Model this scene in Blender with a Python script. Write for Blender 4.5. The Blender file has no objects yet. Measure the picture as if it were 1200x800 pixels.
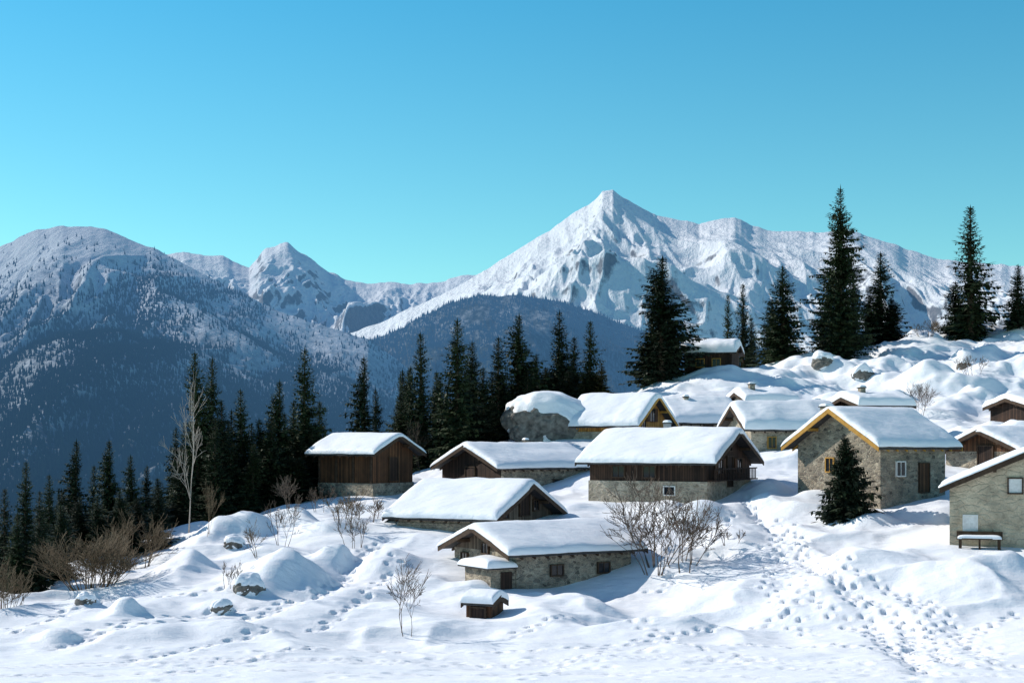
import bpy, math, random
import numpy as np
from mathutils import Vector, Matrix
random.seed(7); rng=np.random.RandomState(11)
F=1648.0; HY=520.0
def P(px,py,d): return ((px-600)/F*d, d, (HY-py)/F*d)
scene=bpy.context.scene
COL=scene.collection
# ------------------------------------------------------------ noise
TAB=rng.rand(256,256)
def noise(x,y,s=0):
    x=np.asarray(x,float)+s*17.3; y=np.asarray(y,float)+s*41.7
    xi=np.floor(x).astype(int); yi=np.floor(y).astype(int)
    fx=x-xi; fy=y-yi
    fx=fx*fx*fx*(fx*(fx*6-15)+10); fy=fy*fy*fy*(fy*(fy*6-15)+10)
    a=TAB[xi&255,yi&255];b=TAB[(xi+1)&255,yi&255];c=TAB[xi&255,(yi+1)&255];d=TAB[(xi+1)&255,(yi+1)&255]
    return (a*(1-fx)+b*fx)*(1-fy)+(c*(1-fx)+d*fx)*fy
def fbm(x,y,o=4,s=0,g=.5):
    r=0;a=1;t=0
    for i in range(o):
        r=r+a*noise(x*2**i,y*2**i,s+i*3);t+=a;a*=g
    return r/t
def ridged(x,y,o=5,s=0,g=.5):
    r=0;a=1;t=0;w=1
    for i in range(o):
        n=1-np.abs(2*noise(x*2**i,y*2**i,s+i*5)-1); n=n*n
        r=r+a*n*w; w=np.clip(n*1.6,0,1); t+=a;a*=g
    return r/t
# ------------------------------------------------------------ mesh helpers
def mesh_np(name,verts,faces,smooth=False):
    me=bpy.data.meshes.new(name)
    verts=np.asarray(verts,dtype=np.float32); faces=np.asarray(faces,dtype=np.int32)
    n=faces.shape[1]
    me.vertices.add(len(verts)); me.vertices.foreach_set("co",verts.ravel())
    me.loops.add(faces.size); me.loops.foreach_set("vertex_index",faces.ravel())
    me.polygons.add(len(faces)); me.polygons.foreach_set("loop_start",np.arange(0,faces.size,n,dtype=np.int32))
    me.polygons.foreach_set("use_smooth",np.full(len(faces),smooth,dtype=bool))
    me.update(calc_edges=True); me.validate()
    return me
def obj(name,me,parent=None,loc=(0,0,0)):
    o=bpy.data.objects.new(name,me); COL.objects.link(o); o.location=loc
    if parent: o.parent=parent
    return o
def empty(name,loc,rz=0):
    o=bpy.data.objects.new(name,None); COL.objects.link(o); o.location=loc; o.rotation_euler=(0,0,rz); o.empty_display_size=.5
    return o
def grid_faces(nr,nc):
    i=np.arange(nr-1)[:,None]*nc+np.arange(nc-1)[None,:]
    i=i.ravel()
    return np.stack([i,i+1,i+nc+1,i+nc],1)
def pyobj(name,v,f,mat,parent=None,smooth=False,fm=None,mats=None):
    me=bpy.data.meshes.new(name); me.from_pydata(v,[],f)
    for m in (mats or [mat]): me.materials.append(m)
    if fm:
        for p,i in zip(me.polygons,fm): p.material_index=i
    if smooth:
        for p in me.polygons: p.use_smooth=True
    me.update()
    return obj(name,me,parent)
def boxv(x0,x1,y0,y1,z0,z1):
    return [(x0,y0,z0),(x1,y0,z0),(x1,y1,z0),(x0,y1,z0),(x0,y0,z1),(x1,y0,z1),(x1,y1,z1),(x0,y1,z1)]
BF=[(0,3,2,1),(4,5,6,7),(0,1,5,4),(1,2,6,5),(2,3,7,6),(3,0,4,7)]
def boxes(name,bl,mat,parent):
    v=[];f=[]
    for b in bl:
        k=len(v); v+=boxv(*b); f+=[tuple(i+k for i in q) for q in BF]
    return pyobj(name,v,f,mat,parent)
# ------------------------------------------------------------ materials
def newmat(name):
    m=bpy.data.materials.new(name); m.use_nodes=True; nt=m.node_tree
    b=nt.nodes["Principled BSDF"]; b.inputs["Roughness"].default_value=.8
    try: b.inputs["Specular IOR Level"].default_value=.25
    except: pass
    return m,nt,b
def N(nt,t,**k):
    n=nt.nodes.new(t)
    for a,v in k.items(): setattr(n,a,v)
    return n
def ramp(nt,fac,stops):
    r=N(nt,"ShaderNodeValToRGB"); e=r.color_ramp.elements
    while len(e)<len(stops): e.new(.5)
    for i,(p,c) in enumerate(stops): e[i].position=p; e[i].color=(*c,1)
    nt.links.new(fac,r.inputs[0]); return r.outputs[0]
def noise_n(nt,vec,scale,detail=5,rough=.55):
    n=N(nt,"ShaderNodeTexNoise"); n.inputs["Scale"].default_value=scale; n.inputs["Detail"].default_value=detail; n.inputs["Roughness"].default_value=rough
    if vec is not None: nt.links.new(vec,n.inputs["Vector"])
    return n.outputs[0]
def objco(nt): return N(nt,"ShaderNodeTexCoord").outputs["Object"]
def mathn(nt,op,a,b=None,c=None):
    n=N(nt,"ShaderNodeMath",operation=op)
    for i,v in enumerate((a,b,c)):
        if v is None: continue
        if hasattr(v,"links") or hasattr(v,"is_linked"): nt.links.new(v,n.inputs[i])
        else: n.inputs[i].default_value=v
    return n.outputs[0]
def mixc(nt,fac,a,b,mode='MIX'):
    n=N(nt,"ShaderNodeMix",data_type='RGBA',blend_type=mode)
    for s,v in ((n.inputs[0],fac),(n.inputs[6],a),(n.inputs[7],b)):
        if hasattr(v,"is_linked"): nt.links.new(v,s)
        elif isinstance(v,tuple): s.default_value=(*v,1)
        else: s.default_value=v
    return n.outputs[2]
def bump(nt,b,h,strength,dist):
    n=N(nt,"ShaderNodeBump"); n.inputs["Strength"].default_value=strength; n.inputs["Distance"].default_value=dist
    nt.links.new(h,n.inputs["Height"]); nt.links.new(n.outputs[0],b.inputs["Normal"])
def m_snow():
    m,nt,b=newmat("snow"); g=N(nt,"ShaderNodeNewGeometry").outputs["Position"]
    c=ramp(nt,noise_n(nt,g,.35,6),[(.3,(.84,.86,.90)),(.7,(.92,.915,.93))]); nt.links.new(c,b.inputs["Base Color"])
    b.inputs["Roughness"].default_value=.55
    mp=N(nt,"ShaderNodeMapping"); mp.inputs["Scale"].default_value=(.5,1.3,1); nt.links.new(g,mp.inputs[0])
    h=mathn(nt,'ADD',noise_n(nt,mp.outputs[0],1.5,9,.6),mathn(nt,'MULTIPLY',noise_n(nt,g,12,4),.16))
    bump(nt,b,h,.6,.16); return m
def m_wood(name,c0,c1,w=.17):
    m,nt,b=newmat(name); co=objco(nt); s=N(nt,"ShaderNodeSeparateXYZ"); nt.links.new(co,s.inputs[0])
    u=mathn(nt,'DIVIDE',mathn(nt,'ADD',s.outputs[0],s.outputs[1]),w)
    fl=mathn(nt,'FLOOR',u); fr=mathn(nt,'FRACT',u)
    wn=N(nt,"ShaderNodeTexWhiteNoise",noise_dimensions='1D'); nt.links.new(fl,wn.inputs["W"])
    mp=N(nt,"ShaderNodeMapping"); mp.inputs["Scale"].default_value=(9,9,.8); nt.links.new(co,mp.inputs[0])
    gr=noise_n(nt,mp.outputs[0],1.5,6)
    f=mathn(nt,'ADD',mathn(nt,'MULTIPLY',wn.outputs["Value"],.55),mathn(nt,'MULTIPLY',gr,.55))
    c=ramp(nt,f,[(.2,c0),(.85,c1)])
    st=noise_n(nt,co,.9,4); c=mixc(nt,.85,c,ramp(nt,st,[(.3,(.45,.46,.50)),(.7,(1.15,1.1,1.05))]),'MULTIPLY')
    gap=mathn(nt,'GREATER_THAN',mathn(nt,'ABSOLUTE',mathn(nt,'SUBTRACT',fr,.5)),.43)
    c=mixc(nt,gap,c,tuple(x*.25 for x in c0)); nt.links.new(c,b.inputs["Base Color"])
    bump(nt,b,mathn(nt,'SUBTRACT',mathn(nt,'MULTIPLY',gr,.3),gap),.6,.03); return m
def m_plain(name,c0,c1,sc=4,bs=.3,rough=.8):
    m,nt,b=newmat(name); co=objco(nt); n=noise_n(nt,co,sc,6)
    nt.links.new(ramp(nt,n,[(.3,c0),(.7,c1)]),b.inputs["Base Color"]); b.inputs["Roughness"].default_value=rough
    bump(nt,b,n,bs,.05); return m
def m_stone(name,cs,mort,sc=3.2,cover=0.0):
    m,nt,b=newmat(name); co=objco(nt)
    wp=N(nt,"ShaderNodeTexNoise"); wp.inputs["Scale"].default_value=3; nt.links.new(co,wp.inputs["Vector"])
    va=N(nt,"ShaderNodeVectorMath",operation='SCALE'); va.inputs[3].default_value=.25; nt.links.new(wp.outputs["Color"],va.inputs[0])
    vb=N(nt,"ShaderNodeVectorMath",operation='ADD'); nt.links.new(co,vb.inputs[0]); nt.links.new(va.outputs[0],vb.inputs[1])
    mp=N(nt,"ShaderNodeMapping"); mp.inputs["Scale"].default_value=(1,1,1.9); nt.links.new(vb.outputs[0],mp.inputs[0])
    v=N(nt,"ShaderNodeTexVoronoi"); v.inputs["Scale"].default_value=sc; nt.links.new(mp.outputs[0],v.inputs["Vector"])
    e=N(nt,"ShaderNodeTexVoronoi",feature='DISTANCE_TO_EDGE'); e.inputs["Scale"].default_value=sc; nt.links.new(mp.outputs[0],e.inputs["Vector"])
    s=N(nt,"ShaderNodeSeparateColor"); nt.links.new(v.outputs["Color"],s.inputs[0])
    k=len(cs); c=ramp(nt,s.outputs[0],[(i/(k-1),cs[i]) for i in range(k)])
    fine=noise_n(nt,co,14,5)
    c=mixc(nt,.6,c,ramp(nt,fine,[(.3,(.45,.45,.45)),(.7,(1.2,1.2,1.2))]),'MULTIPLY')
    big=noise_n(nt,co,.8,3)
    thr=mathn(nt,'MULTIPLY_ADD',big,.22,cover-.05)
    mk=mathn(nt,'LESS_THAN',e.outputs["Distance"],thr)
    c=mixc(nt,mk,c,mixc(nt,.5,mort,ramp(nt,fine,[(.3,(.6,.6,.6)),(.7,(1.1,1.1,1.1))]),'MULTIPLY'))
    c=mixc(nt,.9,c,ramp(nt,noise_n(nt,co,1.1,6,.65),[(.3,(.45,.44,.43)),(.68,(1.12,1.1,1.08))]),'MULTIPLY')
    nt.links.new(c,b.inputs["Base Color"])
    h=mathn(nt,'ADD',mathn(nt,'MULTIPLY',mathn(nt,'MINIMUM',e.outputs["Distance"],.15),5),mathn(nt,'MULTIPLY',fine,.3))
    bump(nt,b,h,.8,.06); return m
SNOW=m_snow()
WOODD=m_wood("dark_wood",(.020,.011,.008),(.078,.042,.027))
WOODM=m_wood("brown_wood",(.055,.026,.013),(.19,.085,.04))
WOODG=m_wood("golden_wood",(.34,.15,.03),(.66,.34,.09))
WOODY=m_wood("grey_wood",(.09,.065,.045),(.24,.18,.13))
TRIMD=m_plain("trim_dark",(.04,.022,.014),(.08,.05,.03))
TRIMG=m_plain("trim_gold",(.34,.17,.035),(.50,.27,.06))
ROOFM=m_plain("roof_sheet",(.035,.033,.034),(.07,.065,.062))
STONE=m_stone("rubble_stone",[(.13,.11,.09),(.44,.36,.27),(.24,.21,.175),(.54,.46,.35),(.18,.155,.13)],(.42,.36,.28))
STONEL=m_stone("lime_stone",[(.26,.22,.16),(.54,.46,.34),(.32,.27,.21),(.60,.52,.40)],(.54,.46,.36),2.6,.1)
RENDERW=m_stone("old_render",[(.38,.32,.24),(.56,.47,.34),(.46,.39,.28)],(.62,.52,.38),1.6,.35)
WHITEP=m_plain("pale_paint",(.60,.58,.55),(.78,.76,.73),6,.1,.6)
GLASS,_nt,_b=newmat("window_glass"); _b.inputs["Base Color"].default_value=(.015,.018,.022,1); _b.inputs["Roughness"].default_value=.08
METAL=m_plain("chimney_metal",(.25,.25,.26),(.4,.4,.41),5,.05,.4)
ROCK=m_plain("rock",(.07,.062,.055),(.26,.24,.21),2.2,1.0)
BARK=m_plain("bark",(.045,.03,.02),(.12,.085,.06),6,.6)
TWIG=m_plain("twig_bark",(.055,.038,.030),(.13,.095,.07),6,.3)
PALE=m_plain("pale_bark",(.26,.22,.19),(.44,.39,.34),3,.3)
def m_needles(name,c0,c1):
    m,nt,b=newmat(name); co=objco(nt); oi=N(nt,"ShaderNodeObjectInfo")
    n=mathn(nt,'ADD',noise_n(nt,co,1.3,5),mathn(nt,'MULTIPLY',mathn(nt,'SUBTRACT',oi.outputs["Random"],.5),.25))
    nt.links.new(ramp(nt,n,[(.35,c0),(.7,c1)]),b.inputs["Base Color"]); b.inputs["Roughness"].default_value=.7
    return m
NEED=m_needles("spruce_needles",(.011,.020,.010),(.040,.058,.022))
NEEDY=m_needles("yellowing_needles",(.05,.045,.015),(.13,.11,.035))
HAZE=(.080,.215,.42)  # emission colour of the painted distance haze
def m_far(name,L,snowc,forest,treeline,rock_t=.62,lo=0,rw=.9,rs=.006,fn=2.2):
    """mountain surface: snow, bare rock where steep, dark forest below treeline, with painted distance haze mixed in as blue emission"""
    m,nt,b=newmat(name); g=N(nt,"ShaderNodeNewGeometry"); pos=g.outputs["Position"]
    sp=N(nt,"ShaderNodeSeparateXYZ"); nt.links.new(pos,sp.inputs[0])
    sn=N(nt,"ShaderNodeSeparateXYZ"); nt.links.new(g.outputs["Normal"],sn.inputs[0])
    mp=N(nt,"ShaderNodeMapping"); mp.inputs["Scale"].default_value=(1.6,.7,.8); nt.links.new(pos,mp.inputs[0])
    n1=noise_n(nt,mp.outputs[0],rs,10,.68); n2=noise_n(nt,mp.outputs[0],.03,6,.6)
    st=mathn(nt,'ADD',sn.outputs[2],mathn(nt,'MULTIPLY',mathn(nt,'SUBTRACT',n1,.5),rw))
    rk=ramp(nt,st,[(rock_t-.05,(1,1,1)),(rock_t+.05,(0,0,0))])
    rc=ramp(nt,n2,[(.3,(.12,.12,.13)),(.7,(.26,.25,.25))])
    c=mixc(nt,rk,snowc,rc)
    if treeline is not None:
        zz=mathn(nt,'ADD',sp.outputs[2],mathn(nt,'MULTIPLY',mathn(nt,'SUBTRACT',n1,.5),treeline[1]*2.6))
        zz=mathn(nt,'ADD',zz,mathn(nt,'MULTIPLY',mathn(nt,'SUBTRACT',n2,.5),treeline[1]*fn))
        fk=N(nt,"ShaderNodeMapRange"); fk.inputs[1].default_value=treeline[0]-treeline[1]; fk.inputs[2].default_value=treeline[0]+treeline[1]
        fk.inputs[3].default_value=1; fk.inputs[4].default_value=0; nt.links.new(zz,fk.inputs[0])
        c=mixc(nt,fk.outputs[0],c,forest)
    nt.links.new(c,b.inputs["Base Color"]); b.inputs["Roughness"].default_value=.9
    bump(nt,b,mathn(nt,'ADD',n2,mathn(nt,'MULTIPLY',n1,3.0)),.7,18)
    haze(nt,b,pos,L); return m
def haze(nt,b,pos,L):  # aerial haze painted into the material: blue emission mixed in, growing with distance
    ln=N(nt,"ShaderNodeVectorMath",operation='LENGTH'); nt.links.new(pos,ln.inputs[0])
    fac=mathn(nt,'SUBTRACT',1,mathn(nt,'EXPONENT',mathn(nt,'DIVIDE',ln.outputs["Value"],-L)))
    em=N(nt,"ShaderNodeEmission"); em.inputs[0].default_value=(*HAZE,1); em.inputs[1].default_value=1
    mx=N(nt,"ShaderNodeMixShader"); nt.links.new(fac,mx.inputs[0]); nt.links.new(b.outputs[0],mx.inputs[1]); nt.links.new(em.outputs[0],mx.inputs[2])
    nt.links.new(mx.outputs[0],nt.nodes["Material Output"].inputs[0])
# ------------------------------------------------------------ house specs
# key: xl,xn,xr,theta,d,yb,ye,yp
HS={
'barn':(375,442,483,-35,104,581,529,512),
'B':(518,588,693,38,108,577,548,524),
'C':(690,815,882,-30,94,583,541,508),
'D':(668,738,785,-30,120,514,495,466),
'E':(772,790,858,12,128,512,494,472),
'G':(856,872,975,12,112,535,501,478),
'H':(940,1010,1100,33,88,583,520,482),
'I':(1112,1172,1262,35,100,553,529,506),
'J':(1106,1290,1310,72,74,640,570,526),
'K':(470,575,648,-30,86,622,607,570),
'L':(532,605,738,32,77,692,649,620),
'N':(806,852,868,-18,150,437,413,406),
'O':(862,872,925,12,132,482,471,462),
'Pp':(987,1000,1056,15,113,490,476,468),
'Q':(1181,1192,1250,20,118,494,477,469),
'M':(552,576,588,-25,66,737,709,705)}
OV={'J':(None,8.0),'N':(5.0,5.0),'M':(1.3,1.3),'O':(5,None),'Q':(5,None),'Pp':(5,None)}
HG={}
for k,(xl,xn,xr,th,d,yb,ye,yp) in HS.items():
    s=F/d; a=math.radians(abs(th))
    gpx,lpx=((xn-xl),(xr-xn)) if th>0 else ((xr-xn),(xn-xl))
    W=gpx/(math.sin(a)*s); L=lpx/(math.cos(a)*s)
    if k in OV: W=OV[k][0] or W; L=OV[k][1] or L
    ox=(-L/2*math.cos(a)+W/2*math.sin(a)) if th>0 else (L/2*math.cos(a)-W/2*math.sin(a))
    cx=(xn-600)/F*d-ox
    if k=='J': cx=(xl-600)/F*72.5+L/2*math.cos(a)+W/2*math.sin(a)
    dn=d-(L/2*math.sin(a)+W/2*math.cos(a)); z0=(HY-yb)/F*dn; h=(yb-ye)/F*dn
    if k=='J': z0=(HY-yb)/F*72.; h=(yb-ye)/F*72.
    dp=d-L/2*math.sin(a); zp=(HY-yp)/F*dp
    HG[k]=dict(W=W,L=L,x=cx,y=d,z=z0,h=h,pk=max(zp-z0-h,.25),th=math.radians(th),dn=dn)
# ------------------------------------------------------------ terrain
cp=[P(*t) for t in [(0,800,45),(300,800,45),(600,800,45),(900,800,45),(1200,800,45),(-200,800,46),(1400,800,45),
 (0,727,62),(100,693,72),(160,660,80),(215,628,88),(300,603,96),(370,585,102),(430,581,101),(490,560,112),(560,540,118),(300,700,68),(200,700,66),(450,640,80),(400,600,92),(600,742,61),(300,750,58),
 (900,742,60),(1200,700,62),(700,695,72),(605,692,73),(850,655,76),(900,595,88),(1000,625,78),(1100,655,68),(1200,645,70),(1350,640,72),
 (1050,590,85),(930,560,96),(680,592,92),(800,590,89),(590,578,104),(700,517,116),(760,515,116),(830,505,124),(890,540,106),(1120,565,90),(1140,553,96),(1220,545,100),
 (1100,490,124),(1200,495,118),(1000,442,148),(900,440,150),(840,437,149),(1200,440,142),(1100,402,168),(1200,390,172),(1300,385,172),(1050,402,168),(985,424,163),(920,428,160),(760,455,143),(690,478,132),(620,515,122),(560,612,84),(640,618,84)]]
cp+=[(-45,62,-9),(-75,60,-14),(-62,85,-19),(-48,100,-17),(-36,112,-14),(-22,128,-10),(-8,145,-6),(8,158,-1),(25,182,-1),(-90,100,-40),(-90,160,-70),(-50,150,-36),(-20,180,-26),(-90,250,-110),(0,240,-34),(40,215,-2),(60,195,11),(70,250,-12),(120,260,0),(120,190,13),(125,130,7),(125,80,0),(125,30,-6),(-90,30,-10),(-90,5,-6),(0,0,-1.9),(0,20,-5.3),(-40,20,-6),(40,20,-5.6),(125,5,-4),(60,5,-3)]
cp=np.array(cp,float)
def U(r2): return np.where(r2>1e-9,r2*np.log(r2+1e-12)*.5,0)
n=len(cp); XY=cp[:,:2]/50
K=U(((XY[:,None]-XY[None])**2).sum(2))+np.eye(n)*.004
Q=np.hstack([np.ones((n,1)),XY]); A=np.zeros((n+3,n+3)); A[:n,:n]=K;A[:n,n:]=Q;A[n:,:n]=Q.T
sol=np.linalg.solve(A,np.concatenate([cp[:,2],[0,0,0]]))
def axis(segs):
    out=[]
    for a,b,s in segs: out+=list(np.arange(a,b-1e-6,s))
    out.append(segs[-1][1]); return np.array(out)
xs=axis([(-95,-45,.5),(-45,-32,.28),(-32,38,.13),(38,60,.22),(60,130,.6)])
ys=axis([(-4,38,.6),(38,44,.3),(44,90,.13),(90,130,.24),(130,180,.3),(180,262,1.2)])
X,Y=np.meshgrid(xs,ys); Z=np.zeros_like(X)
for i in range(len(ys)):
    x=X[i]/50;y=Y[i]/50
    r2=(x[:,None]-XY[None,:,0])**2+(y[:,None]-XY[None,:,1])**2
    Z[i]=U(r2)@sol[:n]+sol[n]+sol[n+1]*x+sol[n+2]*y
def sm(a,b,v):
    t=np.clip((v-a)/(b-a),0,1); return t*t*(3-2*t)
PAD=np.zeros_like(Z)
for k,g in HG.items():
    c,s=math.cos(g['th']),math.sin(g['th'])
    lx=(X-g['x'])*c+(Y-g['y'])*s; ly=-(X-g['x'])*s+(Y-g['y'])*c
    q=np.maximum(np.abs(lx)-g['L']/2,np.abs(ly)-g['W']/2)
    m=1-sm(0.2,3.5,q)
    PAD=np.maximum(PAD,m)
amp=.5+.65*sm(95,150,Y)*sm(5,40,X)
wX=X+3*(fbm(X/8,Y/8,2,21)-.5); wY=Y+3*(fbm(X/8,Y/8,2,22)-.5)
Z+=(fbm(wX/9,wY/8,4,1)-.5)*2.2*amp*(1-.8*PAD)*sm(46,64,Y+10*noise(X/15,Y/15,9))
dr=ridged(wX/6.5,wY/4.2,3,40,.45)
Z+=(dr-.5)*.66*(1-.85*PAD)*sm(54,68,Y+6*noise(X/12,Y/12,19))
Z+=(fbm(X/3,Y/3.2,4,5)-.5)*.40*(1-.7*PAD)*(.3+.7*sm(52,66,Y))
Z+=(fbm(wX/2.4,wY/2.0,3,61)-.5)*1.0*(1-PAD)*sm(108,125,Y)*sm(15,30,X)
Z+=(fbm(X/.9,Y/.7,3,8)-.5)*.06
def slc(x,y,r):
    return slice(max(np.searchsorted(ys,y-r),0),np.searchsorted(ys,y+r)),slice(max(np.searchsorted(xs,x-r),0),np.searchsorted(xs,x+r))
def dome(x,y,rx,ry,h,pw=2.0,rot=0.,irr=.55):
    r=max(rx,ry)*2.0; a=slc(x,y,r); dx=X[a]-x; dy=Y[a]-y
    if dx.size==0: return
    c,s=math.cos(rot),math.sin(rot); u=(dx*c+dy*s)/rx; v=(-dx*s+dy*c)/ry
    q=np.sqrt((u*np.where(u*c>0,1.15,.8))**2+v*v); q=q*(1+irr*(fbm(dx*.5/max(rx,.5)+x,dy*.5/max(rx,.5)+y,3,3)-.5))
    Z[a]+=h*(1+.3*(fbm(dx*.7+y,dy*.7,2,6)-.5))*np.exp(-q**pw*1.2)
def samp(x,y):
    i=min(max(np.searchsorted(xs,x)-1,0),len(xs)-2); j=min(max(np.searchsorted(ys,y)-1,0),len(ys)-2)
    fx=min(max((x-xs[i])/(xs[i+1]-xs[i]),0),1);fy=min(max((y-ys[j])/(ys[j+1]-ys[j]),0),1)
    return float((Z[j,i]*(1-fx)+Z[j,i+1]*fx)*(1-fy)+(Z[j+1,i]*(1-fx)+Z[j+1,i+1]*fx)*fy)
def hit(px,py,d0=42,d1=200):
    d=d0
    while d<d1:
        x,y,z=P(px,py,d)
        if samp(x,y)>=z: return x,y
        d+=.25
    if py<700: return hit(px,py+6,d0,d1)
    return P(px,py,70)[:2]
for px,py,w,hh in [(335,684,100,32),(318,676,60,12),(222,668,55,18),(148,715,34,14),(70,748,40,12),(290,745,80,8),(455,665,60,14),(400,660,35,10),(345,612,44,16),(290,625,44,18),(248,635,40,14),(390,625,60,14),(500,735,80,8),
   (180,745,70,10),(820,610,50,16),(850,640,60,14),(780,600,50,10),(700,650,40,10),(1130,690,100,16),(1050,665,90,12),(1175,665,55,8),(960,590,35,12),(905,575,40,10),(670,720,120,16),(850,700,100,12),(985,690,80,8),(560,690,40,8),(500,690,70,12),(430,700,60,10),(255,715,30,10),(392,658,30,10),(640,735,80,6),(780,735,120,8)]:
    x,y=hit(px,py); r=w/F*y; dome(x,y,r*.62,r*.62*random.uniform(.8,1.3),hh/F*y*1.05,2.8,random.uniform(-.5,.5))
houses=[(g['x'],g['y'],max(g['L'],g['W'])*.62) for g in HG.values()]
def clear(x,y,m=0): return all((x-a)**2+(y-b)**2>(r+m)**2 for a,b,r in houses)
for i in range(480):
    x=random.uniform(20,85); y=random.uniform(104,180)
    if not clear(x,y,.8): continue
    r=random.uniform(.8,3.4); dome(x,y,r,r*random.uniform(.45,1),r*random.uniform(.10,.28),2.8,random.gauss(0,.8),1.0)
for i in range(150):
    x=random.uniform(-42,45); y=random.uniform(64,120)
    if not clear(x,y,.8): continue
    r=random.uniform(.8,2.8); dome(x,y,r,r*random.uniform(.6,1.2),r*random.uniform(.06,.2),2.6,random.gauss(0,.6),.8)
def foot(x,y,rot,dep=.16,ra=.2,rb=.13):
    a=slc(x,y,.8); dx=X[a]-x; dy=Y[a]-y
    c,s=math.cos(rot),math.sin(rot); u=(dx*c+dy*s)/ra; v=(-dx*s+dy*c)/rb; q=u*u+v*v
    Z[a]+=-dep*np.exp(-q*q)+dep*.25*np.exp(-(np.sqrt(q)-1.7)**2*4)
def trail(pts,wide=.25,dep=.16,step=.55,jit=.09,trough=0.):
    W=[hit(*p) for p in pts]; s=0; side=1
    for _ in range(2):
        W2=[W[0]]
        for p,q in zip(W[:-1],W[1:]): W2+=[(p[0]*.75+q[0]*.25,p[1]*.75+q[1]*.25),(p[0]*.25+q[0]*.75,p[1]*.25+q[1]*.75)]
        W=W2+[W[-1]]
    acc=0.
    for (a,b),(c,d) in zip(W[:-1],W[1:]):
        L=math.hypot(c-a,d-b); r=math.atan2(d-b,c-a)
        while acc<L:
            t=acc/L; side=-side; w=math.sin((s+acc)*.35)*.3
            if trough: 
                x,y=a+(c-a)*t-math.sin(r)*w,b+(d-b)*t+math.cos(r)*w; q=slc(x,y,1.6); dd=((X[q]-x)**2+(Y[q]-y)**2)/.22; Z[q]-=trough*np.exp(-dd)
            foot(a+(c-a)*t-math.sin(r)*(side*wide+w)+random.gauss(0,jit),b+(d-b)*t+math.cos(r)*(side*wide+w)+random.gauss(0,jit),r+random.gauss(0,.2),dep*random.uniform(.6,1.2))
            acc+=step
        acc-=L; s+=L
trail([(1085,790),(1072,750),(1040,715),(990,682),(945,655),(915,632),(885,605),(872,578)],.2,.2,.5,trough=.10)
trail([(1065,775),(1030,730),(975,695),(930,660),(900,625),(878,590)],.2,.2,.5,trough=.08)
trail([(1120,780),(1095,735),(1050,697),(995,668),(945,640),(905,610)],.2,.2,trough=.05)
trail([(1180,780),(1120,735),(1060,700)],.2,.18,trough=.04)
trail([(950,745),(905,690),(890,650)],.2,.16)
trail([(860,600),(830,640),(800,680),(760,700)],.2,.15)
trail([(60,760),(200,728),(320,714),(385,690),(425,655),(450,628)],.2,.2,trough=.09)
trail([(150,775),(300,748),(400,714),(450,682),(470,650)],.2,.2,trough=.08)
trail([(100,740),(240,722),(350,705),(410,672),(440,640)],.2,.18,trough=.05)
trail([(10,740),(90,714),(180,700),(260,690),(300,660)],.2,.18,trough=.03)
trail([(640,790),(700,762),(900,752),(1190,768)],.2,.14,.55)
trail([(200,790),(420,760),(640,768),(820,745),(940,700)],.2,.14,.55)
trail([(0,782),(300,772),(620,776),(900,772),(1195,784)],.35,.08,.22,.02)
trail([(0,792),(350,785),(650,790),(950,782),(1195,792)],.2,.07,.22,.02,trough=.01)
trail([(1195,722),(1150,735),(1100,760)],.2,.15)
trail([(900,640),(940,690),(1010,735),(1100,780)],.2,.15)
trail([(600,745),(690,728),(780,745),(880,770)],.2,.13)
for i in range(200):
    x=random.uniform(-16,30);y=random.uniform(45,56); foot(x,y,random.random()*3,.05,.3,.2)
ground=obj("snow_ground",mesh_np("snow_ground",np.stack([X,Y,Z],-1).reshape(-1,3),grid_faces(len(ys),len(xs)),True)); ground.data.materials.append(SNOW)
# ------------------------------------------------------------ houses
def opening(par,g,wall,u,zc,w,h,kind='window',frame=None,shutter=None):
    L,W=g['L'],g['W']; fr=frame or TRIMD
    def bx(u0,u1,o0,o1,z0,z1):
        if wall=='F': return (u0,u1,-W/2-o1,-W/2-o0,z0,z1)
        if wall=='L': return (-L/2-o1,-L/2-o0,-u1,-u0,z0,z1)
        return (L/2+o0,L/2+o1,u0,u1,z0,z1)
    o=.08
    z0,z1=zc-h/2,zc+h/2; u0,u1=u-w/2,u+w/2; t=.07
    boxes(kind+"_frame",[bx(u0-t,u0,-.02,o+.05,z0-t,z1+t),bx(u1,u1+t,-.02,o+.05,z0-t,z1+t),bx(u0,u1,-.02,o+.05,z1,z1+t),bx(u0,u1,-.02,o+.09,z0-t,z0)]+([bx(u-.02,u+.02,o,o+.03,z0,z1)] if kind=='window' else []),fr,par)
    boxes(kind+"_pane" if kind=='window' else kind+"_leaf",[bx(u0,u1,-.02,o-.0,z0,z1)],GLASS if kind=='window' else (shutter or WOODD),par)
    if kind=='window' and shutter:
        boxes("shutters",[bx(u0-t-.01-w*.5,u0-t-.01,.06,.12,z0-.05,z1+.05),bx(u1+t+.01,u1+t+.01+w*.5,.06,.12,z0-.05,z1+.05)],shutter,par)
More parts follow.
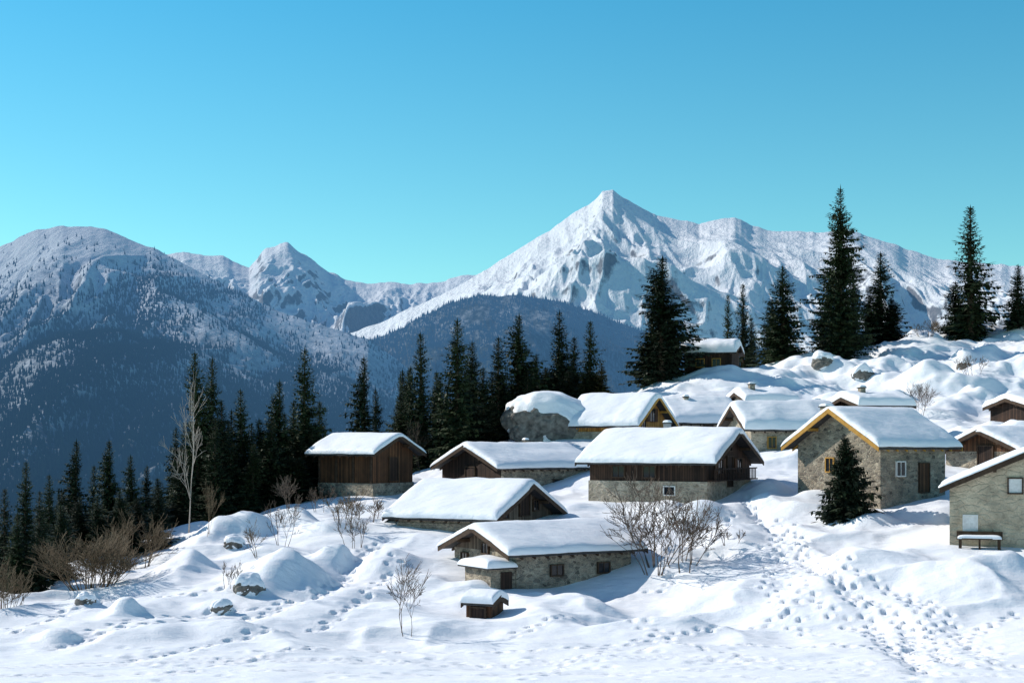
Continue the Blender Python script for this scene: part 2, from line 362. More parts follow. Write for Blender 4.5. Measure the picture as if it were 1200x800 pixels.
def snow_slab(name,par,hx,hy,zf,t,nu=46,nv=40,cx=0,cy=0,seed=0,pn=12):
    u=np.sin(np.linspace(-math.pi/2,math.pi/2,nu)); v=np.sin(np.linspace(-math.pi/2,math.pi/2,nv))
    u=np.sign(u)*np.abs(u)**.8;v=np.sign(v)*np.abs(v)**.8
    Uu,Vv=np.meshgrid(u,v)
    f=(np.clip(1-np.abs(Uu)**pn,0,1)*np.clip(1-np.abs(Vv)**pn,0,1))**.38
    wob=1+.04*(fbm(Uu*hx*.9+seed,Vv*hy*.9,3,seed)-.5)
    x=Uu*hx*wob; y=Vv*hy*wob
    z=zf(np.abs(y),y)+t*f*(1+.65*(fbm(x/1.8+seed*3,y/1.8,4,seed)-.5))-.02
    top=np.stack([x+cx,y+cy,z],-1).reshape(-1,3)
    bot=top.copy(); bot[:,2]=(zf(np.abs(y),y)-.02).reshape(-1)-.03
    fa=grid_faces(nv,nu)
    allv=np.vstack([top,bot]); fb=fa[:,::-1]+len(top)
    e=[]
    idx=np.arange(nv*nu).reshape(nv,nu); M=nv*nu
    for a in (idx[0,::-1],idx[-1,:],idx[:,0],idx[::-1,-1]):
        for p,q in zip(a[:-1],a[1:]): e.append((p,q,q+M,p+M))
    me=mesh_np(name,allv,np.vstack([fa,fb,np.array(e)]),True); me.materials.append(SNOW)
    return obj(name,me,par)
def house(key,name,long_m,gable_m,tri_m=None,base=None,trim=TRIMD,oe=.6,og=.6,t=.45,rafters=True):
    g=HG[key]; L,W,h,pk=g['L'],g['W'],g['h'],g['pk']
    e=empty(name,(g['x'],g['y'],g['z']),g['th'])
    tan=pk/(W/2); lo=-2.5
    v=[(-L/2,-W/2,lo),(L/2,-W/2,lo),(L/2,W/2,lo),(-L/2,W/2,lo),(-L/2,-W/2,h),(L/2,-W/2,h),(L/2,W/2,h),(-L/2,W/2,h),(-L/2,0,h+pk),(L/2,0,h+pk)]
    f=[(0,1,5,4),(2,3,7,6),(3,0,4,7),(1,2,6,5),(4,8,7),(5,6,9)]
    pyobj("walls",v,f,None,e,mats=[long_m,gable_m,tri_m or gable_m],fm=[0,0,1,1,2,2])
    if base:
        hb,bm=base; boxes("stone_base",[(-L/2-.07,L/2+.07,-W/2-.07,W/2+.07,lo-.1,hb)],bm,e)
    X0=L/2+og; Y0=W/2+oe; th=.14; ze=h-oe*tan; zr=h+pk
    pr=[(0,zr+th+.02),(Y0,ze+th+.02),(Y0,ze+.02),(0,zr+.02),(-Y0,ze+.02),(-Y0,ze+th+.02)]
    v=[(-X0,a,b) for a,b in pr]+[(X0,a,b) for a,b in pr]
    f=[(0,1,2,3),(0,3,4,5),(9,8,7,6),(11,10,9,6)]+[(i,i+6,(i+1)%6+6,(i+1)%6) for i in range(6)]
    pyobj("roof",v,f,ROOFM,e)
    v=[];f=[]
    for sx in (-1,1):
        for sy in (-1,1):
            k=len(v); a=sx*(X0+.004);b=sx*(X0+.05)
            for xx in (a,b):
                v+=[(xx,0,zr+th+.04),(xx,sy*(Y0+.03),ze+th+.03),(xx,sy*(Y0+.03),ze-.10),(xx,0,zr-.12)]
            f+=[(k,k+1,k+2,k+3),(k+7,k+6,k+5,k+4)]+[(k+i,k+4+i,k+4+(i+1)%4,k+(i+1)%4) for i in range(4)]
    pyobj("barge_boards",v,f,trim,e)
    if rafters:
        bl=[(-X0+.02,X0-.02,yy-.08,yy+.08,h+pk-abs(yy)*tan-.2,h+pk-abs(yy)*tan-.02) for yy in (0,-W/4,W/4)]
        boxes("purlins",bl,trim,e)
        v=[];f=[]; nx=max(int(L/.8),2)
        for i in range(nx+1):
            xx=-L/2+.1+(L-.2)*i/nx
            for sy in (-1,1):
                k=len(v); y0,y1=sy*W/2*.98,sy*(Y0-.03); z0,z1=h+.02*tan*W/2,ze+.01*tan
                for dx in (-.05,.05):
                    v+=[(xx+dx,y0,z0),(xx+dx,y1,z1),(xx+dx,y1,z1-.12),(xx+dx,y0,z0-.12)]
                f+=[(k,k+1,k+2,k+3),(k+7,k+6,k+5,k+4)]+[(k+j,k+4+j,k+4+(j+1)%4,k+(j+1)%4) for j in range(4)]
        pyobj("rafter_tails",v,f,trim,e)
    sd=len(key)+ord(key[0])
    zf=lambda ya,y: zr+th+.04-np.sqrt(ya*ya+.06)*tan+.12*tan
    snow_slab("roof_snow",e,X0+.05,Y0+.06,zf,t,seed=sd%23,pn=20)
    return e,g
def chimney(e,x,y,zt,w=.5,hh=1.3,mat=STONE,cap=True):
    boxes("chimney",[(x-w/2,x+w/2,y-w/2,y+w/2,zt-1.2,zt+hh)],mat,e)
    if cap: boxes("chimney_cap",[(x-w*.65,x+w*.65,y-w*.65,y+w*.65,zt+hh+.002,zt+hh+.08)],ROOFM,e); snow_slab("chimney_snow",e,w*.6,w*.6,lambda a,y:zt+hh+.1+0*a,.16,10,10,x,y,2,4)
e,g=house('barn',"wooden_barn",WOODM,WOODM,base=(.9,STONE),oe=.7,og=.7,t=.32)
opening(e,g,'R',0,1.9,.9,1.6,'door')
boxes("posts",[(g['L']*k-.08,g['L']*k+.08,-g['W']/2-.13,-g['W']/2-.003,.9,g['h']) for k in (-.48,-.16,.16,.48)],TRIMD,e)
e,g=house('B',"stone_barn",STONE,WOODD,oe=.45,og=.7,t=.4)
opening(e,g,'F',1,.6,.9,.5); opening(e,g,'L',0,1.0,1.1,1.6,'door'); chimney(e,1.6,.9,g['h']+g['pk']-.2,.35,.7)
e,g=house('C',"wooden_chalet",WOODD,WOODD,base=(1.0,STONEL),oe=.5,og=.8,t=.42)
opening(e,g,'R',-1.7,1.95,.8,.9,shutter=WOODM); opening(e,g,'R',1.7,1.95,.8,.9,shutter=WOODM); opening(e,g,'R',0.0,1.6,.9,1.9,'door')
opening(e,g,'R',0,3.2,.6,.5)
opening(e,g,'F',1.6,.4,.7,.5,frame=WHITEP); opening(e,g,'F',-2.0,1.6,.8,.7); opening(e,g,'F',.2,1.6,.8,.7)
boxes("balcony_rail",[(g['L']/2+.5,g['L']/2+.56,-g['W']/2,g['W']/2,1.75,1.83),(g['L']/2+.003,g['L']/2+.6,-g['W']/2,g['W']/2,1.02,1.10)]+[(g['L']/2+.51,g['L']/2+.55,-g['W']/2+.05+i*.28,-g['W']/2+.13+i*.28,1.10,1.75) for i in range(int(g['W']/.28))],WOODD,e)
chimney(e,-.6,.8,g['h']+g['pk'],.4,.7,METAL)
e,g=house('D',"golden_chalet",WOODG,WOODG,base=(.6,STONEL),trim=TRIMG,oe=.7,og=.7,t=.5)
opening(e,g,'R',0,2.0,1.0,1.0,shutter=WOODM); opening(e,g,'R',-1.8,1.2,.7,.8)
e,g=house('E',"stone_cottage",STONEL,WOODG,t=.6,oe=.5,og=.6)
opening(e,g,'F',0,.7,.8,.7)
chimney(e,-1.2,-.8,g['h']+g['pk'],.4,.5,STONE)
e,g=house('G',"stone_farmhouse",STONEL,STONEL,t=.65,oe=.5,og=.7)
opening(e,g,'F',-1.9,1.1,.6,.8,frame=TRIMG); opening(e,g,'F',.1,1.1,.6,.8,frame=TRIMG); opening(e,g,'F',1.9,.8,.9,1.6,'door')
chimney(e,g['L']/2-.3,.6,g['h']+g['pk']-.2,.5,.8)
e,g=house('H',"stone_house",STONE,STONE,trim=TRIMG,oe=.6,og=.8,t=.34)
opening(e,g,'F',.9,1.15,.8,1.7,'door',shutter=WOODM); opening(e,g,'F',-1.2,1.7,.7,.8,frame=WHITEP)
opening(e,g,'L',-.6,1.9,.6,.8,frame=TRIMG)
chimney(e,-g['L']/2+.6,1.6,g['h']+g['pk']-.6,.5,.9)
e,g=house('I',"timber_cabin",STONE,STONE,tri_m=WOODM,oe=.5,og=.7,t=.4)
opening(e,g,'L',.2,1.0,1.2,1.5,'door')
e,g=house('J',"rendered_cottage",RENDERW,RENDERW,oe=.45,og=.5,t=.16)
opening(e,g,'L',-g['W']/2+3.15,3.15,.62,.7,'shuttered_window',frame=TRIMD,shutter=WHITEP)
opening(e,g,'L',-g['W']/2+1.0,1.25,.6,.7,'shuttered_window',frame=WHITEP,shutter=WHITEP)
opening(e,g,'L',-g['W']/2+6.2,1.3,.9,1.9,'door',shutter=WOODM)
bb=empty("wooden_bench",(0,0,0),g['th'])
bb.location=e.location+Matrix.Rotation(g['th'],3,'Z')@Vector((-g['L']/2-.6,2.9,0.0)); bb.location.z=e.location.z+.05
boxes("seat",[(-.3,.3,-1.1,1.1,.42,.48)],TRIMD,bb); boxes("backrest",[(.31,.35,-1.1,1.1,.5,.8)],TRIMD,bb)
boxes("legs",[(-.25,-.15,-1.0,-.85,-.6,.418),(.15,.25,-1.0,-.85,-.6,.418),(-.25,-.15,.85,1.0,-.6,.418),(.15,.25,.85,1.0,-.6,.418),(-.25,.25,-.05,.05,-.6,.418)],TRIMD,bb)
snow_slab("seat_snow",bb,.3,1.05,lambda a,y:.5+0*a,.16,16,24,seed=4,pn=6)
e,g=house('K',"stone_wood_chalet",STONE,WOODY,base=(.35,STONE),oe=.5,og=.8,t=.42)
opening(e,g,'R',0.2,1.4,1.1,1.3,'door'); opening(e,g,'R',-2.1,1.0,.6,.6); opening(e,g,'R',1.6,1.3,.6,.6)
pyobj("lean_to_roof",[(-g['L']/2-1.9,-g['W']/2,-.2),(-g['L']/2-.1,-g['W']/2,.9),(-g['L']/2-.1,g['W']/2,.9),(-g['L']/2-1.9,g['W']/2,-.2)],[(0,1,2,3)],ROOFM,e)
e,g=house('L',"stone_hut",STONE,STONE,tri_m=WOODY,oe=.45,og=.75,t=.34)
L_,W_=g['L'],g['W']
opening(e,g,'F',-1.2,.95,.7,.5); opening(e,g,'F',1.8,.95,.7,.5); opening(e,g,'L',.2,2.0,.6,.5); opening(e,g,'L',-2.0,1.3,.6,.6)
boxes("porch_walls",[(-L_/2-1.5,-L_/2-.003,-W_/2+.1,-W_/2+2.7,-2.5,1.15)],STONE,e)
boxes("porch_door",[(-L_/2-.9,-L_/2-.25,-W_/2+.04,-W_/2+.098,-.4,1.0)],WOODD,e)
boxes("porch_roof",[(-L_/2-1.8,-L_/2-.005,-W_/2-.1,-W_/2+2.95,1.153,1.27)],ROOFM,e)
snow_slab("porch_snow",e,.92,1.55,lambda a,y:1.28+0*a,.4,20,26,-L_/2-.9,-W_/2+1.42,5,8)
e,g=house('M',"small_wooden_shed",WOODM,WOODM,oe=.15,og=.15,t=.3,rafters=False)
opening(e,g,'F',0,.5,.7,.9,'door')
e,g=house('N',"dark_cabin",WOODD,WOODD,t=.9,oe=.4,og=.5)
opening(e,g,'F',-.8,1.1,.8,.8,frame=TRIMG); opening(e,g,'F',.9,1.1,.8,.8,frame=TRIMG); chimney(e,-1.6,0,g['h']+g['pk'],.4,1.0)
e,g=house('O',"small_stone_cottage",WOODM,STONEL,t=.6,oe=.3,og=.5); chimney(e,-1.2,-.6,g['h']+g['pk'],.5,.9); chimney(e,.9,-.2,g['h']+g['pk'],.35,.6)
opening(e,g,'F',.4,.3,.8,.5)
e,g=house('Pp',"brown_cottage",WOODM,WOODD,t=.6,oe=.3,og=.5); chimney(e,-1.0,-.6,g['h']+g['pk'],.45,.9)
e,g=house('Q',"hillside_cottage",STONE,WOODD,t=.5,oe=.3,og=.5)
# ------------------------------------------------------------ boulders
def boulder(px,py,d,rx,ry,rz,name="boulder",seed=0,cap=.5,sink=.3,rot=0,blocky=1.,lean=.55):
    if d is None: x,y=hit(px,py)
    else: x,y=P(px,py,d)[:2]
    zb=samp(x,y)
    import bmesh
    e=empty(name,(x,y,zb+rz*(.5-sink)),rot)
    for nm,mat in (("rock",ROCK),("snow_cap",SNOW)):
        bm=bmesh.new(); bmesh.ops.create_icosphere(bm,subdivisions=5,radius=1)
        for v in bm.verts:
            c=v.co.copy(); o=c.copy()
            c=Vector([math.copysign(abs(k)**blocky,k) for k in c])
            k=1+.6*(float(fbm(o.x*1.3+seed*5+o.z,o.y*1.3+o.z*.7,3,seed))-.5)
            if nm=="rock": k+= .22*(float(fbm(o.x*4+seed,o.z*4+o.y*3,3,2))-.5)
            v.co=Vector((c.x*rx*k,c.y*ry*k,c.z*rz*k+.10*rz*(-c.x)))
            if nm=="snow_cap":
                up=max(0,o.z-.22+.35*(float(fbm(o.x*2.2,o.y*2.2+o.z,3,seed+3))-.5)+lean*max(o.x+.15,0))
                s_=min(up*4,1)
                v.co=v.co*(.92+.10*s_); v.co.z+=cap*min(up*2.0,1)**.7*max(o.z+.25,0)*(1+.5*(float(noise(o.x*2+seed,o.y*2,5))-.5))-(.0 if up>0 else .1)
        me=bpy.data.meshes.new(nm); bm.to_mesh(me); bm.free()
        for p in me.polygons: p.use_smooth=(nm!="rock")
        me.materials.append(mat); obj(nm,me,e)
    return e
boulder(648,512,121,4.1,2.8,2.1,seed=12,cap=.7,sink=.0,blocky=.95,lean=.9)
for i,(px,py,r) in enumerate([(292,692,.6),(258,716,.4),(275,640,.5),(1010,440,1.0),(965,425,1.1),(100,705,.35),(1130,430,.8),(1040,470,.7)]):
    boulder(px,py,None,r*1.2,r,r*.75,seed=i+5,cap=.3*r+.05,sink=.7,rot=random.random()*3,blocky=.85)
# ------------------------------------------------------------ conifers
def conifer(seed,H=12.,R=2.0,mat=NEED,dens=1.0,low=.05):
    r=random.Random(seed); V=[];Fc=[]
    def quad(p,d,n,l,w):
        s=d.cross(n); 
        if s.length<1e-4: s=Vector((1,0,0))
        s.normalize(); k=len(V)
        V.extend([p,p+d*l*.45+s*w*.5,p+d*l,p+d*l*.45-s*w*.5]); Fc.append((k,k+1,k+2,k+3))
    up=Vector((0,0,1)); z=H*low; ph=0
    lobes=[(r.uniform(0,6.28),r.uniform(.1,.25)) for _ in range(3)]
    while z<H*.985:
        t=z/H; env=R*(1-t)**.85*(1-.3*max(0,(.14-t)/.14))
        nb=int((5.4 if t<.85 else 4)*dens)+ (r.random()<.5)
        sk=r.uniform(.70,1.2)
        for i in range(nb):
            az=ph+6.283*i/nb+r.uniform(-.4,.4)
            if r.random()<.06: continue
            l=env*sk*r.uniform(.6,1.12)*(1+sum(a*math.cos(az-q+z*.6) for q,a in lobes))+.12
            dr=-.42+.75*t+r.uniform(-.12,.12)
            d0=Vector((math.cos(az),math.sin(az),dr)); d0.normalize()
            p0=Vector((0,0,z)); n=int(3+l*5.5)
            for j in range(n):
                q=(j+r.random()*.8)/n; 
                p=p0+d0*l*q+up*(.22*l*q*q)*(.6 if t<.5 else .3)
                side=Vector((-d0.y,d0.x,0))*r.choice((-1,1))
                tl=(.30+.45*(1-q))*min(l,1.6)*.62*r.uniform(.7,1.25)+.08
                dd=(d0*.9+side*r.uniform(.5,1.1)+up*r.uniform(-.35,.05)).normalized()
                quad(p,dd,(up+Vector((r.uniform(-.5,.5),r.uniform(-.5,.5),0))).normalized(),tl,tl*.42)
                if r.random()<.75:
                    hd=(Vector((0,0,-1))+d0*.35+side*r.uniform(-.3,.3)).normalized()
                    quad(p,hd,side if r.random()<.5 else Vector((d0.x,d0.y,0)),tl*.75,tl*.4)
            quad(p0+d0*l*.75+up*.1*l,(d0+up*.1).normalized(),up,l*.32+.12,.16+.05*l)
        z+=H*.0175*(1.15-.45*t)*r.uniform(.8,1.2); ph+=2.4
    quad(Vector((0,0,H*.94)),up,Vector((1,0,0)),H*.075,.12); quad(Vector((0,0,H*.94)),up,Vector((0,1,0)),H*.075,.12)
    nf=len(Fc); k=len(V); S=7
    for zz,rr in ((-1.5,.24),(H*.3,.17),(H*.7,.07),(H*.98,.015)):
        for i in range(S): V.append(Vector((rr*math.cos(6.283*i/S),rr*math.sin(6.283*i/S),zz)))
    for a in range(3):
        for i in range(S): Fc.append((k+a*S+i,k+a*S+(i+1)%S,k+(a+1)*S+(i+1)%S,k+(a+1)*S+i))
    me=mesh_np("spruce",np.array([tuple(v) for v in V]),np.array(Fc)); me.materials.append(mat); me.materials.append(BARK)
    mi=np.zeros(len(me.polygons),dtype=np.int32); mi[nf:]=1; me.polygons.foreach_set("material_index",mi)
    return me
VAR=[conifer(1,dens=1.2),conifer(2,dens=1.3),conifer(3,R=1.9,dens=1.1),conifer(4,dens=1.2),conifer(5,R=2.1,dens=1.35),conifer(6,R=2.0,dens=1.0)]
VY=conifer(9,mat=NEEDY)
BIG=conifer(21,H=20.5,R=3.6,dens=1.5,low=.03)
trees=[(28,540,80,50),(58,556,84,46),(88,515,88,50),(130,515,95,48),(155,533,92,50),(5,572,76,50),(110,545,100,46),(185,560,92,50),(170,545,100,40),(205,500,100,46),(45,575,74,46),(72,590,78,50),(140,575,84,50),(20,600,74,46),(115,580,84,48),(-15,550,80,50),
(232,412,100,68),(246,418,104,60),(262,470,100,64),(285,456,106,60),(305,490,103,56),(327,445,108,58),(355,407,110,74),(375,470,116,54),(343,470,113,56),(318,500,104,50),(214,520,95,50),(270,480,106,56),(250,490,98,54),(295,520,100,50),
(427,417,122,56),(440,455,128,46),(495,390,122,64),(480,430,128,52),(515,440,126,54),(535,374,119,76),(552,400,128,62),(583,395,130,60),(607,368,132,66),(628,415,138,54),(655,364,140,58),(672,395,144,52),(690,376,144,52),(640,430,136,50),(567,430,126,56),(470,470,124,52),(600,440,134,58),(545,440,122,62),
(775,300,145,82),(764,350,148,62),(852,345,172,36),(870,332,170,44),(882,372,174,36),(918,312,160,70),(906,350,163,56),(1032,296,170,66),(1018,345,171,52),(1044,350,169,48),(970,330,166,56),(1000,320,168,62),(1137,242,168,78),(1120,330,171,52),(1192,310,166,42),(1205,340,168,46)]
rr_=random.Random(5)
for i in range(40): trees.append((rr_.uniform(212,385),rr_.uniform(480,545),rr_.uniform(102,120),rr_.uniform(46,62)))
for i in range(40): trees.append((rr_.uniform(-10,208),rr_.uniform(570,625),rr_.uniform(84,102),rr_.uniform(42,58)))
for i in range(34): trees.append((rr_.uniform(455,715),rr_.uniform(430,475),rr_.uniform(128,146),rr_.uniform(40,56)))
for i,(px,yt,d,w) in enumerate(trees):
    x,y,zt=P(px,yt,d); zb=samp(x,y)-.3; hh=max(zt-zb,2)
    o=obj("spruce_tree",VAR[(i*5+i//3)%6],None,(x,y,zb)); o.rotation_euler=(random.uniform(-.02,.02),random.uniform(-.02,.02),random.random()*6.28)
    sw=(w/F*d)/4.0*1.08; o.scale=(sw,sw,hh/12)
for px,yt,d,w in [(705,425,136,40),(150,590,86,44),(380,500,112,30)]:
    x,y,zt=P(px,yt,d); zb=samp(x,y)-.3; o=obj("larch_tree",VY,None,(x,y,zb)); sw=w/F*d/4; o.scale=(sw,sw,(zt-zb)/12)
x,y,zt=P(985,218,160); zb=samp(x,y)-.3; o=obj("spruce_tree",BIG,None,(x,y,zb)); sw=(96/F*160)/7.2; o.scale=(sw,sw,(zt-zb)/20.5)
x,y=hit(990,606); zt=(HY-513)/F*y; zb=samp(x,y)-.2; o=obj("fir_tree",conifer(31,H=5,R=2.0,dens=1.7,low=.02),None,(x,y,zb)); o.scale=(1,1,(zt-zb)/5)
# ------------------------------------------------------------ bare trees / shrubs
def bare(name,px,py,top,mat,seed,stems=1,spread=.3,d=None,depth=5,r0=.06,width=None,kids=(2,3),curl=.25,lenk=.72,rmin=.008):
    r=random.Random(seed)
    if d is None: x,y=hit(px,py)
    else: x,y=P(px,py,d)[:2]
    zb=samp(x,y)-.1; Hh=max((HY-top)/F*y-zb,.5); V=[];Fc=[]
    def tube(p,q,ra,rb):
        dd=(q-p).normalized(); a=dd.orthogonal().normalized(); b=dd.cross(a); k=len(V)
        for c,rr in ((p,ra),(q,rb)):
            for i in range(3): V.append(c+(a*math.cos(2.094*i)+b*math.sin(2.094*i))*rr)
        for i in range(3): Fc.append((k+i,k+(i+1)%3,k+3+(i+1)%3,k+3+i))
    def grow(p,dv,l,rad,lv):
        segs=3; q=p
        for s in range(segs):
            dv=(dv+Vector((r.gauss(0,curl*.4),r.gauss(0,curl*.4),r.gauss(.03,.1)))).normalized()
            nq=q+dv*l/segs; tube(q,nq,max(rad*(1-.18*s),rmin),max(rad*(1-.18*(s+1)),rmin)); q=nq
            if lv>0 and s>0:
                for _ in range(r.randint(*kids)-1):
                    nd=(dv+Vector((r.gauss(0,.6),r.gauss(0,.6),r.gauss(.1,.35)))).normalized()
                    grow(q,nd,l*lenk*r.uniform(.6,1.1),rad*.52,lv-1)
        if lv>0: grow(q,(dv+Vector((r.gauss(0,.3),r.gauss(0,.3),.1))).normalized(),l*lenk,rad*.6,lv-1)
    for s in range(stems):
        a=r.uniform(0,6.283); k=spread*r.uniform(.3,1.2)
        dv=Vector((math.cos(a)*k,math.sin(a)*k,1)).normalized()
        grow(Vector((math.cos(a)*.15*min(stems-1,4),math.sin(a)*.15*min(stems-1,4),0)),dv,Hh*.36*r.uniform(.75,1.1),r0*r.uniform(.7,1),depth)
    arr=np.array([tuple(v) for v in V]); arr[:,2]*=Hh/arr[:,2].max()
    if width:
        e=np.percentile(np.abs(arr[:,0]),97); k=(width/2/F*y)/e; arr[:,:2]*=k
    me=mesh_np(name,arr,np.array(Fc)); me.materials.append(mat); return obj(name,me,None,(x,y,zb))
bare("bare_shrub",768,672,545,TWIG,3,stems=13,spread=.7,depth=4,r0=.05,width=120,kids=(1,3),rmin=.012)
bare("bare_shrub",800,668,575,TWIG,4,stems=8,spread=.9,depth=3,r0=.04,width=100,kids=(2,3),rmin=.012)
bare("bare_sapling",478,742,650,TWIG,5,stems=3,spread=.3,depth=3,r0=.025,width=44,rmin=.008)
bare("bare_birch_tree",221,632,435,PALE,6,stems=1,spread=.05,d=88,depth=4,r0=.12,width=44,kids=(2,3),curl=.12,rmin=.01)
BROWN=m_plain("dry_twigs",(.07,.047,.026),(.17,.12,.07),3,.2)
bare("brown_bush",105,700,618,BROWN,8,stems=40,spread=.8,d=72,depth=3,r0=.03,width=115,kids=(2,3))
bare("brown_bush",5,722,655,BROWN,9,stems=20,spread=.6,d=64,depth=3,r0=.03,width=60)
bare("brown_bush",160,665,595,BROWN,19,stems=16,spread=.5,d=80,depth=3,r0=.03,width=80)
for i,(px,py,tp,w,st) in enumerate([(305,652,605,34,3),(330,640,575,44,4),(345,600,555,40,5),(400,620,570,50,7),(430,610,580,44,7),(268,690,655,30,6),(240,630,560,40,4),(495,540,490,34,4),(1077,490,445,34,9),(1085,395,374,30,12),(1140,440,415,40,7),(855,640,618,34,4),(1165,640,612,14,1),(375,600,565,36,5),(415,640,600,40,5)]):
    bare("bare_shrub" if st>2 else "bare_sapling",px,py,tp,TWIG if i%3 else BROWN,40+i,stems=st,spread=.55,depth=3,r0=.03,width=w,kids=(2,3),rmin=.008)
# ------------------------------------------------------------ distant mountains
def interp(pr,x):
    p=np.array(pr,float); 
    return np.interp(x,p[:,0],p[:,1])
def mountain(name,prof,x0,x1,nu,nt,dc,db,zb,pw,A,sx,sy,seed,mat,crest_n=5,back=900,warp=0.3,rough=1.0,tilt=0.,envk=3.,spurs=(),g=.5,fine=0.):
    u=np.linspace(x0,x1,nu); t=np.concatenate([np.linspace(-.22,0,14)[:-1],np.linspace(0,1,nt)**1.15])
    Ug,T=np.meshgrid(u,t)
    dcrest=dc*(1+.03*np.sin(Ug/150.+seed))
    D=np.where(T<0,dcrest+(-T)*back*4,dcrest+(db-dcrest)*T)
    py=interp(prof,Ug)+ (fbm(Ug/14,Ug*0+seed,4,seed)-.5)*crest_n
    zc=(HY-py)/F*dcrest
    xw=(Ug-600)/F*D
    wx=xw+ (fbm(xw/sx*.7,D/sy,3,seed+2)-.5)*sx*warp*2; wy=D
    k=np.where(T<0,1-(-T)*3.2,(1-np.clip(T,0,1))**pw)
    ker=np.ones(61)/61
    pys=np.convolve(np.pad(interp(prof,u),30,'edge'),ker,'valid'); zs=(HY-np.tile(pys,(len(t),1)))/F*dcrest
    mixw=np.clip(T*2.5,0,1); zz=zc*(1-mixw)+zs*mixw
    r=ridged(wx/sx+tilt*D/sx,wy/sy,5,seed,g)
    r2=ridged(wx/sx*3.1-tilt*D/sx,wy/sy*2.6,4,seed+9,g)
    env=np.clip(np.abs(T)*envk,0,1)*np.clip((1-T)*2+.15,0,1)
    z=zb+(zz-zb)*k+((r-.5)*A+(r2-.45)*A*.32*rough)*env
    if fine: z+=(ridged(wx/sx*9+tilt*2*D/sx,wy/sy*9,3,seed+15,.55)-.45)*fine*np.clip(np.abs(T)*4,0,1)
    for (xa,da,xb,dd2,hh,ww) in spurs:
        ax,bx=(xa-600)/F*da,(xb-600)/F*dd2
        vx,vy=bx-ax,dd2-da; L2=vx*vx+vy*vy
        tt=((xw-ax)*vx+(D-da)*vy)/L2; tc=np.clip(tt,0,1)
        wob=(fbm(tt*3,tt*0,4,seed+7)-.5)*ww*1.6
        dist=np.abs(((xw-ax)*vy-(D-da)*vx)/math.sqrt(L2)+wob)
        off=np.where((tt<0)|(tt>1),np.abs(tt-tc)*math.sqrt(L2),0)
        z+=hh*np.exp(-np.sqrt(dist**2+off**2)/ww)*np.clip(T*3.2,0,1)*(1-tc*.5)
    # no spur stands higher than the summit ridge it springs from (eases in smoothly from the crest)
    lim=(HY-py)/F*D-T*420
    kk=np.clip(np.abs(T)*260,.5,40.); over=np.where(T>0,z-lim,-1e4)
    z=np.where(T>0,z-kk*np.logaddexp(0,np.clip(over/kk,-60,600)),z)
    V=np.stack([xw,D,z],-1)
    me=mesh_np(name,V.reshape(-1,3),grid_faces(len(t),nu)[:,::-1],True); me.materials.append(mat); o=obj(name,me)
    return V,T
FOREST=(.018,.030,.026)
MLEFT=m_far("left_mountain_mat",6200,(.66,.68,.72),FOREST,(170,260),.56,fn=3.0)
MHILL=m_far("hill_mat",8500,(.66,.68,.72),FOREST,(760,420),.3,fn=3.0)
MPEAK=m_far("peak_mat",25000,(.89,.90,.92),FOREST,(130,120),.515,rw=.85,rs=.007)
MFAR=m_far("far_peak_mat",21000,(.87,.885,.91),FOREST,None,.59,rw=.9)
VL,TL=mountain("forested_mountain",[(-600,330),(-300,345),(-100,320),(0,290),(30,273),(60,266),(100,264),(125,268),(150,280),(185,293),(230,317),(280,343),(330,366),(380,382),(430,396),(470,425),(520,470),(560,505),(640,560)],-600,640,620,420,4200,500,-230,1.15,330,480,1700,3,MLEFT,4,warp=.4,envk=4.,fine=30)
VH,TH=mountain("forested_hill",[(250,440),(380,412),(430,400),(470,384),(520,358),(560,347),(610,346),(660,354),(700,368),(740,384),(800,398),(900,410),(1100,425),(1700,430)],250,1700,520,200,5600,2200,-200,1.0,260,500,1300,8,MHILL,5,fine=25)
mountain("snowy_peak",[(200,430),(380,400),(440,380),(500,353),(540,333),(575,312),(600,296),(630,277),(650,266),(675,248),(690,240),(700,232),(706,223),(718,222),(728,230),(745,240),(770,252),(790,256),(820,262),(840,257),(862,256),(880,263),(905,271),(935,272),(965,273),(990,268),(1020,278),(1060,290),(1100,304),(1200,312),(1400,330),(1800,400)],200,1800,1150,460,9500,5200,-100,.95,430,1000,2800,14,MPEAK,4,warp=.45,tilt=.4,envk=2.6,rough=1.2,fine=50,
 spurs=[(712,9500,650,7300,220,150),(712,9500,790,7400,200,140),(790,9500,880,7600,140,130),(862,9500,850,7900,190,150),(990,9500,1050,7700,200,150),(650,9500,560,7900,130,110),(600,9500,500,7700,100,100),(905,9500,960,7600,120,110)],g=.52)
mountain("distant_peaks",[(-200,330),(100,310),(190,297),(215,295),(240,300),(262,300),(280,308),(292,314),(302,302),(310,293),(320,289),(328,285),(337,285),(347,292),(358,298),(370,308),(385,318),(405,328),(430,332),(450,331),(500,333),(540,324),(600,318),(800,330)],-200,800,800,320,13500,8200,0,.85,380,900,2400,23,MFAR,5,warp=.4,rough=1.3,envk=3.,fine=65,spurs=[(335,13500,300,11500,220,170),(335,13500,400,11500,200,150),(215,13500,240,11500,150,150)])
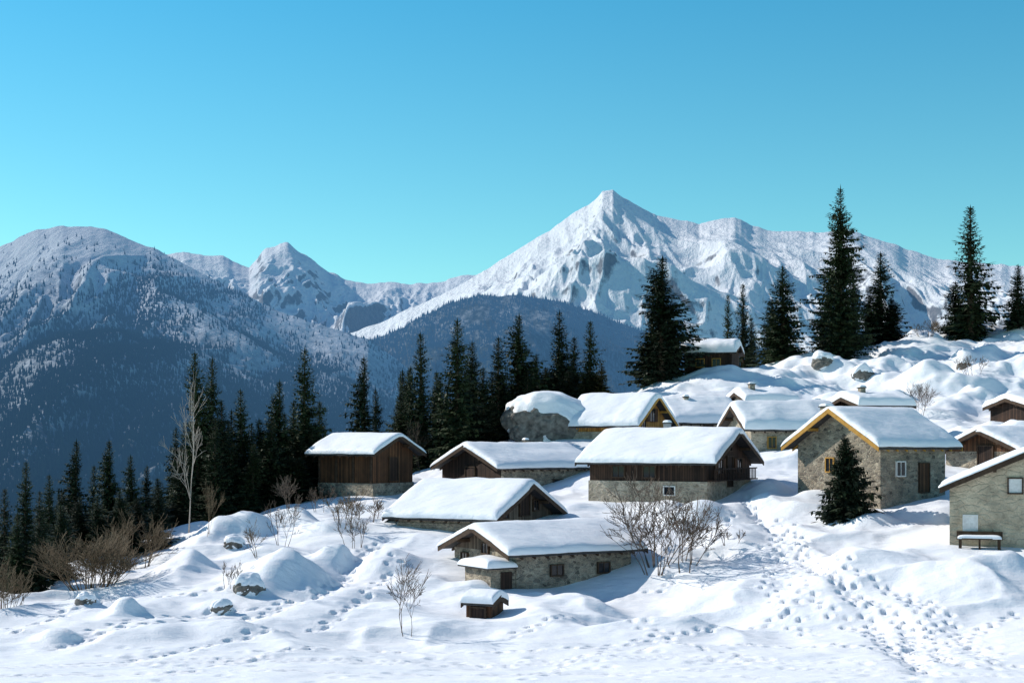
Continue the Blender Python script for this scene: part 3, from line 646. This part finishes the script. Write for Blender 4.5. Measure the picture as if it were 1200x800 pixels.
def forest(name,V,T,count,dens,h,seed):
    r=np.random.RandomState(seed); nr,nc=V.shape[:2]
    j=r.rand(count*6)*(nr-1.001); i=r.rand(count*6)*(nc-1.001)
    ji=j.astype(int); ii=i.astype(int); fj=(j-ji)[:,None]; fi=(i-ii)[:,None]
    p=(V[ji,ii]*(1-fi)+V[ji,ii+1]*fi)*(1-fj)+(V[ji+1,ii]*(1-fi)+V[ji+1,ii+1]*fi)*fj
    keep=r.rand(len(p))<dens(p); p=p[keep]
    px=p[:,0]/p[:,1]*F+600; p=p[(px>-60)&(px<1260)][:count]
    n=len(p); hh=h*r.uniform(.6,1.25,n); rr=hh*.2; S=5
    a=np.arange(S)*6.283/S
    ring=np.stack([p[:,0,None]+rr[:,None]*np.cos(a),p[:,1,None]+rr[:,None]*np.sin(a),np.repeat(p[:,2,None]-1,S,1)],-1)
    tip=p.copy(); tip[:,2]+=hh
    Vv=np.concatenate([ring,tip[:,None]],1).reshape(-1,3)
    b=np.arange(n)[:,None]*(S+1)
    Fa=np.stack([np.stack([b[:,0]+k,b[:,0]+(k+1)%S,b[:,0]+S],-1) for k in range(S)],1).reshape(-1,3)
    me=mesh_np(name,Vv,Fa); me.materials.append(FMAT); obj(name,me); print(name,n)
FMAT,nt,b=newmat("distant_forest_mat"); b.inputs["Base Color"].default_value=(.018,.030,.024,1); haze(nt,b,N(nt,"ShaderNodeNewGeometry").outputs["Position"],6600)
def dl(p):
    nz=fbm(p[:,0]/90,p[:,1]/420,4,31); q=(p[:,2]+ (nz-.5)*1000-180)/220
    return np.clip(1-(q+1)/2,0.05,1)*np.clip((5200-p[:,1])/2500,.3,1)*np.clip((580-p[:,2])/160,.15,1)
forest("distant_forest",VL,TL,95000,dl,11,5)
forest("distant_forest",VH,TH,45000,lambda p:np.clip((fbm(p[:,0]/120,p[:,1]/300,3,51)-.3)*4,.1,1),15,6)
me=mesh_np("valley_floor",np.array([(-60000,200,-260),(60000,200,-260),(60000,90000,-260),(-60000,90000,-260)]),np.array([(0,1,2,3)])); me.materials.append(MHILL); obj("valley_floor",me)
# ------------------------------------------------------------ light, sky, camera
S=Vector((-.76,.32,.56)).normalized()
el=math.asin(S.z); az=math.atan2(S.x,S.y)
sd=bpy.data.lights.new("sun",'SUN'); sd.energy=5.0; sd.angle=math.radians(.5); sd.color=(1,.95,.87)
so=bpy.data.objects.new("sun",sd); COL.objects.link(so); so.rotation_euler=(-S).to_track_quat('-Z','Y').to_euler(); so.location=(-50,20,60)
w=bpy.data.worlds.new("World"); scene.world=w; w.use_nodes=True; nt=w.node_tree
sky=N(nt,"ShaderNodeTexSky",sky_type='NISHITA'); sky.sun_disc=False; sky.sun_elevation=el; sky.sun_rotation=az; sky.altitude=1500; sky.air_density=1.0; sky.dust_density=.3; sky.ozone_density=1.0
bg=nt.nodes["Background"]; bg.inputs[1].default_value=.12
tc=N(nt,"ShaderNodeTexCoord"); sz=N(nt,"ShaderNodeSeparateXYZ"); nt.links.new(tc.outputs["Generated"],sz.inputs[0])
tint=ramp(nt,sz.outputs[2],[(0.0,(.82,1.26,1.06)),(.12,(.70,1.32,1.14)),(.30,(.38,1.28,1.32)),(.65,(.80,.92,1.05))])
nt.links.new(mixc(nt,1.0,sky.outputs[0],tint,'MULTIPLY'),bg.inputs[0])
cd=bpy.data.cameras.new("camera"); cam=bpy.data.objects.new("camera",cd); COL.objects.link(cam); scene.camera=cam
cam.location=(0,0,0); cam.rotation_euler=(math.radians(90),0,0)
cd.sensor_width=36; cd.lens=36*F/1200; cd.shift_y=(HY-400)/1200; cd.clip_start=.5; cd.clip_end=120000
scene.view_settings.view_transform='Standard'; scene.view_settings.look='None'; scene.view_settings.exposure=0
